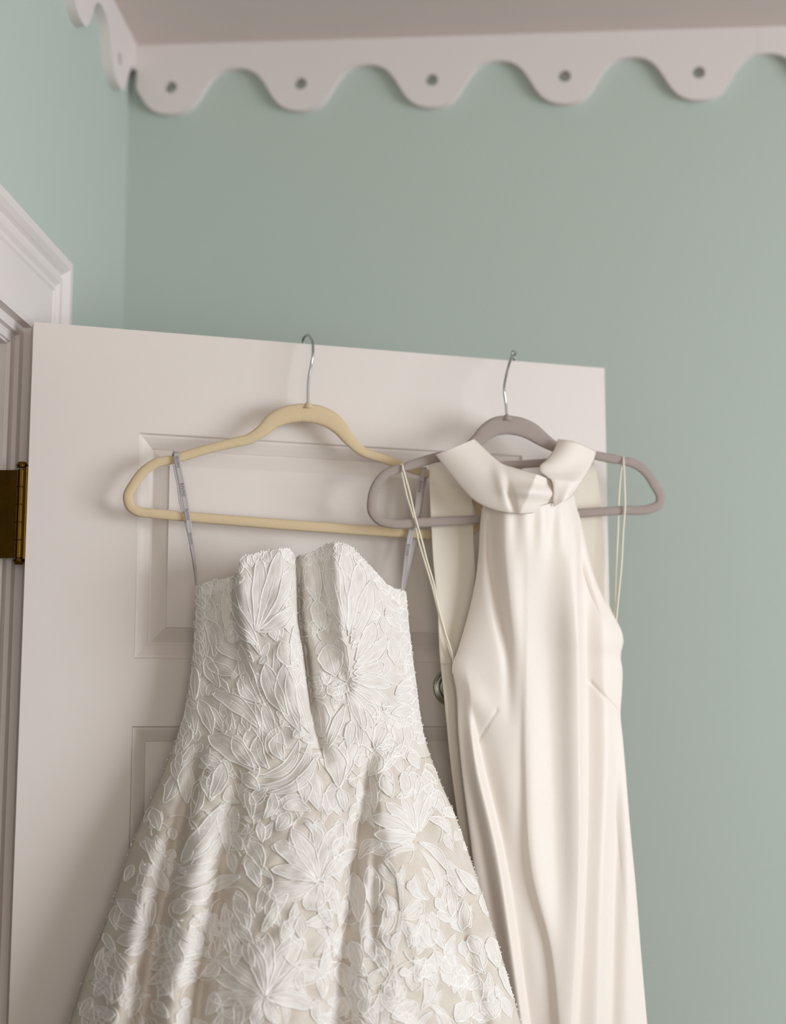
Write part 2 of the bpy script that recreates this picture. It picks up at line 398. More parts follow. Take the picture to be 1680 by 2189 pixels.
def hanger(name, label, pts, w, hook, m_, nub, notches, extra=None, group=None):
    root = empty_at(name, tuple(Q(nub[0], nub[1], w)[0]), label=label, cat='hanger')
    g_ = Geo()
    P = path([(x, y, w, h_, t_) for x, y, h_, t_ in pts] + [(pts[0][0], pts[0][1], w, pts[0][2], pts[0][3])], 420)[:-1]
    for nx, ny in notches:
        d2 = (P[:, 0] - nx) ** 2 + (P[:, 1] - ny) ** 2
        P[:, 3] -= 2.6 * np.exp(-d2 / 70.); P[:, 1] += 2.2 * np.exp(-d2 / 70.)
    band(g_, P)
    body = g_.build('velvet_body', m_, root, smooth=True)
    g_ = Geo(); x, y = nub
    c = Q([x, x, x, x], [y + 12, y + 3, y - 1, y - 3], w)
    tube(g_, c, [.0075, .0042, .0026, .0012], 12)
    g_.build('hook_collar', m_, root, smooth=True)
    if extra is not None:
        g_ = Geo(); band(g_, path(extra, 30), closed=False); g_.build('cross_bar', m_, root, smooth=True)
    g_ = Geo(); h_ = path(hook, 90); tube(g_, Q(h_[:, 0], h_[:, 1], h_[:, 2]), .00165, 10)
    g_.build('hook', M_chrome, root, smooth=True)
    return root
TK = .0034
beige = [(644, 882, 19.5, TK), (682, 887, 20, TK), (707, 898, 19, TK), (726, 914, 16.5, TK), (745, 938, 13, TK), (769, 961, 10.5, TK), (823, 982, 10, TK), (861, 996, 9.5, TK), (905, 1010, 9.5, TK), (950, 1022, 9.5, TK), (990, 1040, 10, TK), (1015, 1065, 10, TK), (1026, 1095, 10, TK), (1020, 1122, 10, TK), (1000, 1140, 10, TK), (960, 1146, 10, TK), (905, 1142, 10.5, TK),
         (740, 1131, 11, TK), (615, 1122, 11.5, TK), (490, 1112, 11, TK), (394, 1104, 11, TK), (323, 1097, 10.5, TK), (294, 1093, 10.5, TK), (279, 1083, 10.5, TK), (273, 1063, 10.5, TK), (286, 1035, 10.5, TK), (309, 1006, 10.5, TK), (336, 989, 10.5, TK), (365, 983, 10, TK), (386, 977, 10.5, TK), (444, 960, 10, TK), (497, 947, 10.5, TK), (533, 938, 11.5, TK), (561, 920, 13.5, TK), (582, 901, 17, TK), (608, 888, 19, TK)]
WB = .030
hanger('clothes_hanger', 'beige velvet hanger with pale wedding gown ribbons, hooked over door left of the taupe one', beige, WB,
       [(658, 862, WB), (658, 838, WB), (660, 805, WB), (665, 780, WB), (669, 748, WB - .001), (666, 726, .018), (657.5, 716, -.008), (650, 721, -.032), (647.5, 737, -.042), (648, 752, -.0445)],
       M_beige, (658, 862), [(375, 980), (862, 996), (388, 1103)])
taupe = [(1085, 908, 20.5, TK), (1110, 912, 20, TK), (1135, 922, 19, TK), (1158, 938, 16, TK), (1182, 953, 12, TK), (1215, 963, 9.5, TK), (1275, 974, 9.5, TK), (1305, 980, 10, TK), (1340, 986, 10, TK), (1365, 996, 10, TK), (1385, 1014, 10, TK), (1401, 1040, 10, TK), (1412, 1062, 10, TK), (1408, 1079, 10, TK), (1392, 1087, 10, TK),
         (1330, 1091, 9.5, TK), (1240, 1097, 9.5, TK), (1120, 1104, 9.5, TK), (1025, 1110, 9.5, TK), (900, 1117, 10, TK), (835, 1119, 10, TK), (811, 1112, 10, TK), (796, 1094, 10, TK), (795, 1068, 10, TK), (804, 1038, 10, TK), (824, 1014, 10, TK), (852, 1002, 9.5, TK), (880, 994, 10, TK), (925, 980, 10.5, TK), (965, 972, 10.5, TK), (1000, 957, 12, TK), (1020, 942, 14.5, TK), (1042, 921, 18, TK), (1062, 911, 20, TK)]
WT = .060
hanger('clothes_hanger', 'taupe grey velvet hanger holding the plain ivory halter dress near the door edge', taupe, WT,
       [(1083, 888, WT), (1081, 862, WT), (1077.5, 832, WT + .002), (1082, 803, WT - .002), (1089, 776, WT - .008), (1094, 760, .035), (1098, 750, .008), (1100, 751, -.020), (1099, 765, -.041), (1099, 780, -.045)],
       M_taupe, (1083, 888), [(862, 998), (1332, 984)], extra=[(1045, 996, WT, 8, TK), (1110, 993, WT, 8.5, TK), (1180, 988, WT, 8.5, TK)])

# ------------------------------------------------------------------ folds
class Fold:
    """a ridge (amp > 0) or groove (amp < 0) along x = xc(y); sl / sr = softness to its left and right"""
    def __init__(s, pts, amp, sl, sr):
        s.x = Sp(pts) if len(pts) > 1 else (lambda y, q=pts[0][1]: np.full_like(y, q)); s.a = Sp(amp) if isinstance(amp, list) else None; s.c = amp; s.sl = sl; s.sr = sr
        s.k = isinstance(sl, list)
        if s.k: s.sl = Sp(sl); s.sr = Sp(sr)
    def __call__(s, x, y):
        d = x - s.x(y); a = s.a(np.clip(y, s.a.x[0], s.a.x[-1])) if s.a else s.c
        L = np.clip(s.sl(y), 2, 99) if s.k else s.sl; R = np.clip(s.sr(y), 2, 99) if s.k else s.sr
        return a * np.exp(-.5 * (d / np.where(d < 0, L, R)) ** 2)
def seg_groove(x, y, p, q, sig, amp):
    px, py = q[0] - p[0], q[1] - p[1]; t = np.clip(((x - p[0]) * px + (y - p[1]) * py) / (px * px + py * py), 0, 1)
    return -amp * np.exp(-.5 * (((x - p[0] - t * px) ** 2 + (y - p[1] - t * py) ** 2) / sig ** 2))
def sheet(g, xl, xr, yt, yb, wf, nx, ny, mi=0, wid=None):
    """cloth surface: rows from yt(s) to yb(s), columns from xl(y) to xr(y)"""
    s = np.linspace(0, 1, nx)[None, :].repeat(ny, 0); t = np.linspace(0, 1, ny)[:, None].repeat(nx, 1)
    Y = yt(s) * (1 - t) + yb(s) * t; X = xl(Y) * (1 - s) + xr(Y) * s; Wd = wf(X, Y)
    g.add(Q(X, Y, Wd), grid_faces(ny, nx), mi, np.stack([X.ravel() / 100, Y.ravel() / 100], 1))
    return X, Y, Wd
def solid(o, t=.0012):
    s = o.modifiers.new('cloth thickness', 'SOLIDIFY'); s.thickness = t; s.offset = 0

# ------------------------------------------------------------------ wedding dress
wXL = Sp([(1240, 419), (1330, 416), (1400, 412), (1480, 403), (1560, 384), (1650, 349), (1740, 310), (1850, 266), (1950, 234), (2060, 190), (2189, 148), (2700, -20), (4000, -440)])
wXR = Sp([(1240, 866), (1330, 873), (1400, 881), (1460, 889), (1500, 894), (1580, 908), (1660, 936), (1750, 975), (1830, 1003), (1980, 1052), (2100, 1088), (2189, 1113), (2700, 1240), (4000, 1540)])
wTop = Sp([(415, 1256), (428, 1250), (440, 1246), (455, 1240), (475, 1238), (492, 1233), (504, 1226), (510, 1204), (516, 1192), (535, 1185), (560, 1179), (585, 1174), (606, 1172), (618, 1174), (626, 1183), (631, 1192), (637, 1189), (650, 1186), (668, 1181), (684, 1172), (700, 1163), (718, 1160), (740, 1163), (757, 1173), (772, 1190), (790, 1208), (808, 1228), (826, 1248), (843, 1258), (858, 1262), (868, 1266)])
eL = Sp([(1200, .036), (1500, .040), (1800, .045), (2189, .060), (4000, .10)])
eR = Sp([(1200, .034), (1500, .055), (1700, .084), (1850, .094), (2189, .115), (4000, .15)])
eB = Sp([(1150, .046), (1300, .058), (1500, .056), (1620, .062), (1800, .068), (2189, .090), (4000, .16)])
WF = [
    Fold([(1180, 506), (1300, 512), (1420, 540), (1500, 556)], [(1200, .016), (1330, .014), (1480, 0)], 7, 32),
    Fold([(1180, 497), (1300, 497), (1420, 505)], [(1200, -.014), (1330, -.010), (1450, 0)], 13, 7),
    Fold([(1150, 596), (1300, 604), (1500, 630), (1600, 655)], [(1150, .010), (1400, .010), (1600, .003)], 40, 12),
    Fold([(1180, 633), (1250, 637), (1330, 640), (1400, 652), (1480, 662), (1560, 676), (1620, 692)], [(1160, -.026), (1300, -.038), (1450, -.032), (1560, -.018), (1640, 0)], 4, 10),
    Fold([(1150, 660), (1400, 680)], [(1150, -.012), (1400, -.009), (1500, 0)], 20, 22),
    Fold([(1150, 716), (1300, 724), (1400, 742), (1500, 765)], [(1150, .015), (1350, .013), (1500, .003)], 9, 60),
    Fold([(1150, 790), (1300, 815)], [(1150, .005), (1450, .004), (1550, 0)], 30, 25),
    Fold([(1250, 450), (1400, 455)], [(1250, -.005), (1500, -.004)], 25, 25),
    # skirt grooves and the round folds between them
    Fold([(1600, 424), (1675, 408), (1883, 358), (2133, 312), (2189, 305), (2700, 190), (4000, -90)], [(1560, 0), (1640, -.008), (1800, -.017), (2189, -.030), (4000, -.04)], [(1600, 12), (2189, 20), (4000, 40)], [(1600, 10), (2189, 15), (4000, 40)]),
    Fold([(1600, 515), (1700, 504), (1883, 476), (2091, 433), (2189, 420), (2700, 340), (4000, 140)], [(1600, 0), (1680, -.006), (1850, -.015), (2000, -.024), (2189, -.028), (4000, -.04)], [(1600, 14), (2189, 22), (4000, 40)], [(1600, 12), (2189, 16), (4000, 40)]),
    Fold([(1560, 796), (1717, 783), (1842, 760), (1925, 750), (2050, 737), (2189, 728), (2700, 690), (4000, 600)], [(1560, 0), (1620, -.010), (1720, -.017), (2000, -.022), (2189, -.022), (4000, -.035)], [(1600, 11), (2189, 19), (4000, 40)], [(1600, 11), (2189, 17), (4000, 40)]),
    Fold([(1700, 800), (1900, 800), (2040, 797)], [(1780, 0), (1850, -.006), (1960, -.007), (2060, 0)], 9, 7),
    Fold([(1620, 860), (1760, 905), (1900, 955), (2189, 1030), (4000, 1300)], [(1620, 0), (1750, -.005), (1900, -.009), (2189, -.012), (4000, -.03)], 22, 16),
    Fold([(1700, 330), (1900, 300), (2189, 245), (4000, -150)], [(1600, 0), (1750, .007), (2189, .016)], 30, 24),
    Fold([(1600, 462), (1883, 415), (2189, 365), (4000, 30)], [(1600, .002), (1800, .009), (2189, .014)], 26, 26),
    Fold([(1600, 620), (1883, 615), (2189, 560), (4000, 400)], [(1600, .0), (1750, .008), (2189, .016)], 60, 60),
    Fold([(1600, 830), (1883, 850), (2189, 850), (4000, 900)], [(1580, .0), (1700, .007), (2189, .012)], 40, 50),
]
def wedW(x, y):
    L, R = wXL(y), wXR(y); s = np.clip((x - L) / (R - L), 0, 1)
    b = eL(y) * (1 - s) + eR(y) * s + eB(y) * np.sin(pi * s) ** .62
    fd = sum(f(x, y) for f in WF)
    edge = np.clip(np.minimum(s, 1 - s) * 14, 0, 1)
    # soft cockling of lace over boning
    rip = .0011 * np.sin(x * .11 + np.sin(y * .031) * 2.2) * np.sin(y * .083 + x * .02) + .0008 * np.sin(x * .047 + y * .061 + 1.3)
    return b + (fd + rip) * edge
wed = empty_at('wedding_dress', tuple(Q(640, 1800, .05)[0]), label='strapless white lace wedding gown with full floral skirt, hanging from the beige hanger', cat='dress')
YB, YHEM = 1612, 4300
jit = lambda x: 1.3 * np.sin(x * .42) + .9 * np.sin(x * .83 + 1)
xs_top = lambda s: 417 + s * (866 - 417)
g = Geo()
sheet(g, wXL, wXR, lambda s: wTop(xs_top(s)) + jit(xs_top(s)), lambda s: YB + 12 * np.sin(s * 9) + 0 * s, wedW, 230, 170)
bod = g.build('bodice', M_tulle2, wed, smooth=True); solid(bod, .0008)
g = Geo()
sheet(g, wXL, wXR, lambda s: YB + 12 * np.sin(s * 9) + 0 * s, lambda s: 2260 + 0 * s, wedW, 240, 190)
sheet(g, wXL, wXR, lambda s: 2260 + 0 * s, lambda s: YHEM + 0 * s, wedW, 160, 60)
skirt = g.build('skirt', M_tulle, wed, smooth=True); solid(skirt, .0008)
def wedBack(x, y):
    L, R = wXL(y), wXR(y); s = np.clip((x - L) / (R - L), 0, 1)
    return eL(y) * (1 - s) + eR(y) * s - .020 * np.sin(pi * s) ** .6 * (1 - s * .55) - .002
g = Geo(); sheet(g, wXL, wXR, lambda s: np.maximum(wTop(xs_top(s)) + 14, 1262), lambda s: YHEM + 0 * s, wedBack, 40, 80)
bk = g.build('back_panel', M_tulle, wed, smooth=True); solid(bk)

# lace: every petal and leaf is a piece of its own, laid over the cloth, with a corded outline and veins
Z6 = lambda x, y: (380 + x / 2.47, 1120 + y / 2.47)
Z7 = lambda x, y: (100 + x / 2.4, 1550 + y / 2.4)
Z8 = lambda x, y: (700 + x / 2.4, 1550 + y / 2.4)
petals = []
def add(Z, sc, rows, kind='petal'):
    for r_ in rows:
        x0, y0, x1, y1, wd = r_[:5]; b_ = r_[5] if len(r_) > 5 else 0; kd = r_[6] if len(r_) > 6 else kind
        a_ = Z(x0, y0); c_ = Z(x1, y1); petals.append((a_[0], a_[1], c_[0], c_[1], wd / sc, b_ / sc, kd))
add(Z6, 2.47, [
    (410, 565, 345, 225, 105, -12), (412, 565, 430, 175, 80, 12), (414, 562, 540, 140, 85, 15), (420, 560, 598, 230, 90, 20), (422, 568, 612, 440, 75, 20),
    (435, 690, 250, 380, 55, 10, 'leaf'), (420, 640, 265, 500, 45, -8, 'leaf'), (150, 700, 105, 440, 60, 12), (190, 700, 150, 500, 80, 30), (255, 560, 255, 330, 50, 0),
    (220, 340, 170, 295, 40), (130, 400, 105, 335, 45), (280, 360, 245, 290, 45), (330, 720, 200, 640, 60, 10), (220, 860, 150, 700, 70, -10), (310, 800, 150, 740, 60, 0),
    (110, 760, 100, 560, 50, 10, 'leaf'), (90, 930, 90, 760, 45, 0), (270, 890, 190, 820, 60),
    (430, 940, 350, 780, 80, -35), (455, 960, 330, 640, 70, -25), (580, 1010, 460, 740, 95, -20), (605, 1090, 510, 660, 55, -18, 'leaf'), (650, 1100, 560, 740, 110, -30), (700, 1100, 590, 760, 70, -30),
    (600, 740, 620, 540, 60, 14), (640, 760, 545, 620, 90, -20), (430, 1080, 180, 890, 80, 30), (440, 1140, 290, 870, 90, 26), (520, 1150, 430, 900, 85, -14), (570, 1180, 450, 950, 60, -20),
    (300, 1080, 240, 910, 60, -15), (240, 1100, 150, 960, 60, 0), (180, 1110, 110, 930, 70, 10), (90, 1110, 60, 930, 70), (50, 1170, 20, 1010, 50),
    (400, 1300, 160, 1120, 110, 20), (430, 1290, 290, 1120, 80, -20), (480, 1290, 420, 1120, 70, -30), (560, 1250, 540, 1100, 80, -30),
    (400, 1330, 640, 1140, 55, 70), (390, 1380, 700, 1130, 60, 110), (470, 1420, 730, 1230, 55, 60), (470, 1400, 380, 1480, 55, 10), 
    (890, 560, 800, 150, 110, -10), (900, 560, 880, 120, 90, 8), (905, 590, 960, 200, 100, 16), (915, 630, 1020, 300, 90, 16), (920, 660, 1075, 400, 80, 14), (740, 420, 700, 180, 90, -6), (640, 330, 650, 180, 60),
    (760, 560, 730, 400, 80), (1185, 470, 1065, 340, 60, -8), (1195, 460, 1185, 355, 60, 0), (1190, 560, 1100, 450, 70),
    (830, 800, 790, 640, 130, 0), (900, 780, 850, 600, 80, -14), (930, 790, 1090, 740, 90, 10), (930, 760, 1110, 600, 85, 14), (940, 720, 1040, 520, 80, 10), (920, 820, 1130, 850, 80, -8), (910, 850, 1120, 960, 75, -10), (900, 870, 1060, 1020, 80, -14), (890, 880, 990, 1090, 60, -12),
    (850, 900, 790, 860, 60), (850, 900, 830, 830, 60), (860, 900, 880, 840, 55), (855, 880, 835, 930, 60), (1150, 740, 1130, 600, 65), (1205, 740, 1190, 590, 60), (1225, 860, 1210, 720, 60, 10),
    (1150, 900, 1235, 830, 60), (1150, 930, 1250, 920, 60), (1130, 1000, 1245, 990, 60, -8), (1170, 1080, 1110, 960, 60), 
    (760, 1130, 730, 930, 95, 10), (790, 1190, 885, 950, 50, -4, 'leaf'), (850, 1390, 785, 1160, 110, 20), (852, 1390, 940, 1120, 110, -20), (900, 1180, 920, 1040, 60), (960, 1190, 900, 900, 60, 20), (1030, 1150, 960, 960, 65, 10), (1040, 1190, 1090, 1040, 70), (1120, 1200, 1100, 1060, 60), (1180, 1180, 1150, 1050, 60), (1230, 1180, 1210, 1050, 55),
    (1010, 1330, 1050, 1200, 80, 20), (1090, 1300, 1130, 1190, 70), (1180, 1310, 1140, 1200, 60), (1270, 1290, 1220, 1190, 60), (1130, 1440, 1080, 1320, 75), (1200, 1440, 1190, 1310, 60, 8), (1270, 1420, 1230, 1310, 65), (1350, 1450, 1300, 1300, 70),
    (200, 1330, 130, 1230, 60, 20), (260, 1330, 160, 1210, 50, 34), (170, 1450, 240, 1260, 80, 14), (60, 1300, 40, 1180, 60), (10, 1330, 10, 1210, 50),
])
add(Z7, 2.4, [
    (1390, 800, 1165, 610, 85, 20), (1392, 798, 1255, 535, 90, 16), (1396, 796, 1390, 480, 90, 0), (1402, 798, 1520, 500, 100, -16), (1408, 800, 1590, 640, 70, -10), (1388, 802, 1150, 740, 70, 14), (1388, 806, 1110, 850, 110, -24), (1390, 812, 1330, 945, 110, -20), (1396, 812, 1490, 900, 70, 8),
    (1115, 1390, 880, 1190, 80, 14), (1110, 1392, 860, 1290, 70, 6), (1110, 1398, 830, 1400, 80, -6), (1118, 1388, 1040, 1110, 75, 10), (1120, 1385, 1130, 1070, 85, 0), (1124, 1385, 1250, 1080, 60, -10), (1128, 1388, 1320, 1100, 110, -20), (1130, 1392, 1490, 1225, 120, -30), (1126, 1398, 1370, 1440, 90, -14), (1120, 1400, 1180, 1530, 70), (1108, 1400, 1060, 1550, 70), (1104, 1400, 850, 1530, 90, -20), (1300, 1090, 1305, 975, 60, 0, 'leaf'),
    (905, 400, 690, 700, 110, -22), (905, 560, 740, 720, 60, -20), (870, 690, 670, 745, 55, -24), (872, 745, 645, 795, 60, -24), (866, 810, 690, 880, 75, -26), (930, 660, 880, 420, 60, 8),
    (800, 1170, 540, 1170, 80, 20), (800, 1180, 530, 1250, 70, 16), (790, 1220, 520, 1330, 60, 14), (760, 1290, 560, 1390, 55, 10), (780, 1150, 640, 1020, 40, 6, 'leaf'), (790, 1140, 775, 1065, 45), (740, 1420, 690, 1430, 50),
    (520, 1040, 360, 900, 80, 16), (525, 1035, 470, 890, 80, 8), (535, 1030, 540, 890, 60, -8), (520, 1055, 345, 1010, 70, 10), (520, 1070, 360, 1110, 70, -6), (530, 1110, 400, 1170, 50, -10), (350, 1170, 290, 1070, 45), (400, 1270, 300, 1200, 60, 10), (350, 1160, 430, 1270, 45, 10), (250, 1440, 350, 1490, 60, 16), (240, 1380, 330, 1290, 70), (170, 1490, 230, 1400, 50), (290, 1360, 410, 1330, 50),
    (575, 540, 540, 430, 65), (575, 670, 480, 600, 60, 10), (560, 580, 600, 660, 45), (540, 770, 480, 720, 60), (520, 860, 440, 840, 50), (620, 700, 650, 640, 50), (650, 590, 640, 530, 50), (600, 400, 660, 250, 70, 10), (680, 300, 650, 180, 50, 0), (720, 400, 720, 200, 80, -8), (700, 120, 740, 20, 45), (690, 210, 750, 100, 45, 6, 'leaf'), (400, 800, 440, 720, 45), (500, 500, 540, 420, 40),
    (840, 390, 790, 260, 60, 14), (850, 380, 900, 220, 75, -20), (900, 210, 790, 170, 60, 8), (1090, 330, 1000, 250, 60),
    (1050, 480, 1020, 340, 50, 10), (1110, 480, 1160, 345, 55, 20), (1180, 540, 1245, 450, 75, 0), (1190, 500, 1170, 455, 40), (1150, 625, 1235, 600, 35), (1235, 660, 1150, 620, 35), (1105, 740, 1010, 600, 80, 24), (1090, 830, 1020, 690, 70, 8), (1105, 600, 1090, 500, 45),
    (1030, 1060, 965, 870, 80, 10), (1060, 1160, 960, 1020, 60, 10), (1060, 1240, 1010, 1120, 55), (1075, 960, 1120, 820, 60, 10), (1100, 1060, 1180, 930, 45, 4), (1510, 1210, 1440, 1040, 30, 6, 'leaf'), (1470, 1050, 1390, 910, 50, 0), (1320, 1020, 1470, 950, 70, 20), (1500, 1030, 1530, 900, 50),
    (1320, 400, 1290, 260, 70, 20), (1400, 440, 1370, 250, 85, -10), (1350, 440, 1210, 420, 60, 20), (1200, 440, 1140, 380, 60, 12), (1440, 460, 1460, 330, 80), (1530, 440, 1500, 330, 60, 8), (1560, 500, 1600, 400, 60), (1580, 320, 1560, 260, 40), (1000, 640, 950, 560, 60), (960, 760, 940, 650, 50), (960, 560, 960, 420, 55),
    (620, 1500, 540, 1420, 60), (480, 1340, 400, 1400, 50), (420, 1500, 480, 1400, 50),
])
add(Z8, 2.4, [
    (325, 1210, 380, 940, 22, 8, 'stem'), (378, 950, 352, 750, 20, 10, 'stem'), (358, 780, 285, 680, 20, 4, 'stem'), (290, 690, 455, 635, 24, -22, 'stem'), (350, 940, 255, 880, 50, -8, 'leaf'), (385, 990, 490, 905, 90, 8), (368, 820, 385, 720, 34, 4, 'leaf'), (370, 1060, 330, 1130, 40),
    (465, 600, 610, 740, 45, -26), (470, 640, 580, 860, 40, -30), (600, 690, 690, 880, 75, -12), (660, 740, 770, 870, 60, -10), (700, 900, 690, 1050, 60, -8), (620, 820, 640, 980, 50, -10),
    (450, 560, 225, 470, 75, 10), (450, 565, 240, 560, 70, -6), (448, 568, 220, 650, 75, -14), (452, 555, 300, 400, 65, 10), (455, 550, 380, 350, 55, 6), (460, 545, 470, 260, 60, 8), (470, 545, 520, 300, 75, -12), (475, 545, 570, 330, 60, -10),
    (395, 350, 390, 260, 60), (330, 330, 250, 210, 75, 8), (250, 250, 290, 140, 60), (330, 160, 400, 110, 50), (600, 470, 540, 330, 60, 8), (665, 470, 590, 430, 50), (650, 590, 690, 540, 50), (700, 640, 735, 600, 55), (640, 640, 600, 560, 45), (560, 300, 500, 200, 60), (470, 220, 420, 140, 55),
    (440, 860, 420, 800, 45), (550, 880, 530, 790, 50), (600, 960, 555, 890, 45), (640, 1010, 560, 960, 45), (560, 1060, 530, 960, 45), (620, 1160, 700, 1340, 125, 26), (710, 1190, 690, 1110, 60), (780, 1180, 730, 1080, 70), (560, 1190, 630, 1270, 65, -10), (600, 1150, 545, 1040, 50), (500, 1200, 550, 1350, 55, -6), (390, 1245, 395, 1290, 50), (270, 1400, 400, 1350, 95, 20), (330, 1500, 460, 1430, 110, 10), (660, 1520, 720, 1420, 90), (720, 1360, 770, 1280, 70),
    (820, 980, 790, 870, 60, 8), (860, 1060, 820, 960, 50), (870, 1240, 830, 1090, 80, 6), (950, 1400, 880, 1230, 45, 4), (770, 1440, 770, 1290, 60), (850, 1480, 850, 1340, 60), (940, 1500, 900, 1400, 50),
    (235, 960, 215, 720, 80, 6), (160, 1010, 130, 760, 90, 10), (170, 1250, 120, 1110, 80, 0), (240, 1200, 200, 1090, 60), (30, 1190, 60, 1030, 40, 4), (60, 460, 20, 300, 90), (90, 620, 60, 480, 80), (60, 800, 20, 640, 80), (60, 980, 20, 840, 70), (110, 1360, 60, 1220, 90), (200, 1420, 150, 1300, 70), (40, 1500, 110, 1400, 80), (250, 1540, 190, 1440, 70),
])
# coverage map, then small filler leaves where the ground would still be bare
cov = {}
def mark(p):
    x0, y0, x1, y1, wd = p[:5]; n_ = int(hypot(x1 - x0, y1 - y0) / 5) + 1
    for i in range(n_ + 1):
        t = i / n_; cx, cy = x0 + (x1 - x0) * t, y0 + (y1 - y0) * t; hw = wd / 2 * sin(pi * min(max(t, .12), .88))
        for a_ in np.arange(-hw, hw + 1, 5):
            L = hypot(x1 - x0, y1 - y0) + 1e-6; qx = cx - (y1 - y0) / L * a_; qy = cy + (x1 - x0) / L * a_
            cov[(int(qx // 7), int(qy // 7))] = 1
for p in petals: mark(p)
small = []
def inside(x, y, mrg=5): return wXL(y) + mrg < x < wXR(y) - mrg and y > float(wTop(x)) + mrg
for it in range(9000):
    y = rnd.uniform(1180, 2300); x = rnd.uniform(150, 1120)
    if not inside(x, y, 8): continue
    if (int(x // 7), int(y // 7)) in cov: continue
    if y > 1640 and rnd.random() < .60: continue
    L = rnd.uniform(22, 42) if y < 1640 else rnd.uniform(40, 85); a_ = rnd.choice((rnd.gauss(-1.2, .5), rnd.gauss(1.6, .5), rnd.gauss(-2.2, .4))) if y > 1640 else rnd.uniform(0, 2 * pi) if y > 1600 else rnd.gauss(-pi / 2, .6)
    x1, y1 = x + L * cos(a_), y + L * sin(a_)
    if not inside(x1, y1, 4): continue
    p = (x, y, x1, y1, rnd.uniform(12, 22) if y < 1640 else rnd.uniform(14, 30), rnd.uniform(-5, 5) if y < 1640 else rnd.uniform(-16, 16), 'petal')
    mark(p); small.append(p)
    if len(small) > 330: break
for x in np.arange(424, 864, 12.5):
    yt_ = float(wTop(x)); small.append((x, yt_ + 26, x + rnd.uniform(-5, 5), yt_ + 1, 19, rnd.uniform(-3, 3), 'petal'))
for y in np.arange(1285, 1590, 24):
    for sg, cv in ((1, wXL), (-1, wXR)):
        x = float(cv(y)); small.append((x + sg * rnd.uniform(14, 20), y + 16, x + sg * 2, y - 6, 20, 3, 'petal'))
petals = [p for p in petals if inside(p[0], p[1], 3) or inside(p[2], p[3], 3)]
def petal_geo(g, p, lift):
    x0, y0, x1, y1, wd, b_, kd = p
    L = hypot(x1 - x0, y1 - y0); tx, ty = (x1 - x0) / L, (y1 - y0) / L; nx_, ny_ = -ty, tx
    ph = rnd.uniform(0, 6)
    N, K = 13, 7
    t = np.linspace(0, 1, N); pw = {'petal': .80, 'leaf': 1.05, 'stem': 1}[kd]
    ex = {'petal': .62, 'leaf': .95, 'stem': .3}[kd]
    hw = wd / 2 * np.sin(pi * np.clip(t, 0, 1) ** (1 / pw)) ** ex * (1 + .07 * np.sin(t * 15 + ph))
    hw[0] = wd * .05; hw[-1] = wd * .03
    cx = x0 + (x1 - x0) * t + nx_ * b_ * 4 * t * (1 - t); cy = y0 + (y1 - y0) * t + ny_ * b_ * 4 * t * (1 - t)
    c = np.linspace(-1, 1, K)
    X = cx[:, None] + nx_ * hw[:, None] * c[None]; Y = cy[:, None] + ny_ * hw[:, None] * c[None]
    X = np.clip(X, wXL(Y) + 1.0, wXR(Y) - 1.0); Y = np.maximum(Y, wTop(X) + 1.5)
    dome = .0005 + .0005 * (np.abs(c)[None] ** 2) * np.ones((N, 1)) + .0002 * np.sin(c[None] * 6 + t[:, None] * 9 + ph)
    edge = dome * 0; edge[:, 0] = edge[:, -1] = -.0012; edge[0] = edge[-1] = -.0010
    Wd = wedW(X, Y) + lift + dome + edge
    g.add(Q(X, Y, Wd), grid_faces(N, K), 0, np.stack([(t[:, None] * L * .012 + ph + 0 * c[None]).ravel(), (c[None] + 0 * t[:, None]).ravel()], 1))
    # cord round the outline, and a vein
    r_ = .00078 if wd > 18 else .0006
    ox = np.concatenate([X[:, 0], X[::-1, -1]]); oy = np.concatenate([Y[:, 0], Y[::-1, -1]])
    ow = wedW(ox, oy) + lift + .0005
    tube(g, Q(ox, oy, ow), r_, 4, closed=True, mi=1)
    if kd != 'stem' and wd > 14:
        tt = np.linspace(.08, .78, 8); vx = np.interp(tt, t, cx); vy = np.interp(tt, t, cy)
        vx = np.clip(vx, wXL(vy) + 1, wXR(vy) - 1); vy = np.maximum(vy, wTop(vx) + 2)
        tube(g, Q(vx, vy, wedW(vx, vy) + lift + .0005), np.linspace(r_ * 1.0, r_ * .4, 8), 4, mi=1)
petals.sort(key=lambda p: -p[4] * hypot(p[2] - p[0], p[3] - p[1]))
nmk = {'petal': 'lace_petal', 'leaf': 'lace_leaf', 'stem': 'lace_stem'}
for i, p in enumerate(petals):
    par = bod if (p[1] + p[3]) / 2 < YB else skirt
    if i < 296:
        g = Geo(); petal_geo(g, p, .0002 + .0004 * (i % 4))
        g.build(nmk[p[6]], [M_petal, M_cordlace], par, smooth=True)
    else: small.append(p)
g = Geo()
for i, p in enumerate(small): petal_geo(g, p, .0001 + .0003 * (i % 3))
g.build('lace_filler_leaves', [M_petal, M_cordlace], wed, smooth=True, kind='stuff')
# loose corded scrolls between the flowers
g = Geo()
for it in range(150):
    y = rnd.uniform(1260, 2240); x = rnd.uniform(150, 1120)
    if not inside(x, y, 20): continue
    n_ = rnd.randint(8, 15); a_ = rnd.uniform(0, 6.28); k_ = rnd.uniform(.10, .34) * rnd.choice((-1, 1)); pts = []
    for j in range(n_):
        if not inside(x, y, 4): break
        pts.append((x, y)); x += 8 * cos(a_); y += 8 * sin(a_); a_ += k_; k_ *= 1.03
    if len(pts) < 5: continue
    q = np.array(pts); tube(g, Q(q[:, 0], q[:, 1], wedW(q[:, 0], q[:, 1]) + .0012), .0007, 4)
g.build('corded_scrolls', M_cordlace, wed, smooth=True, kind='stuff')
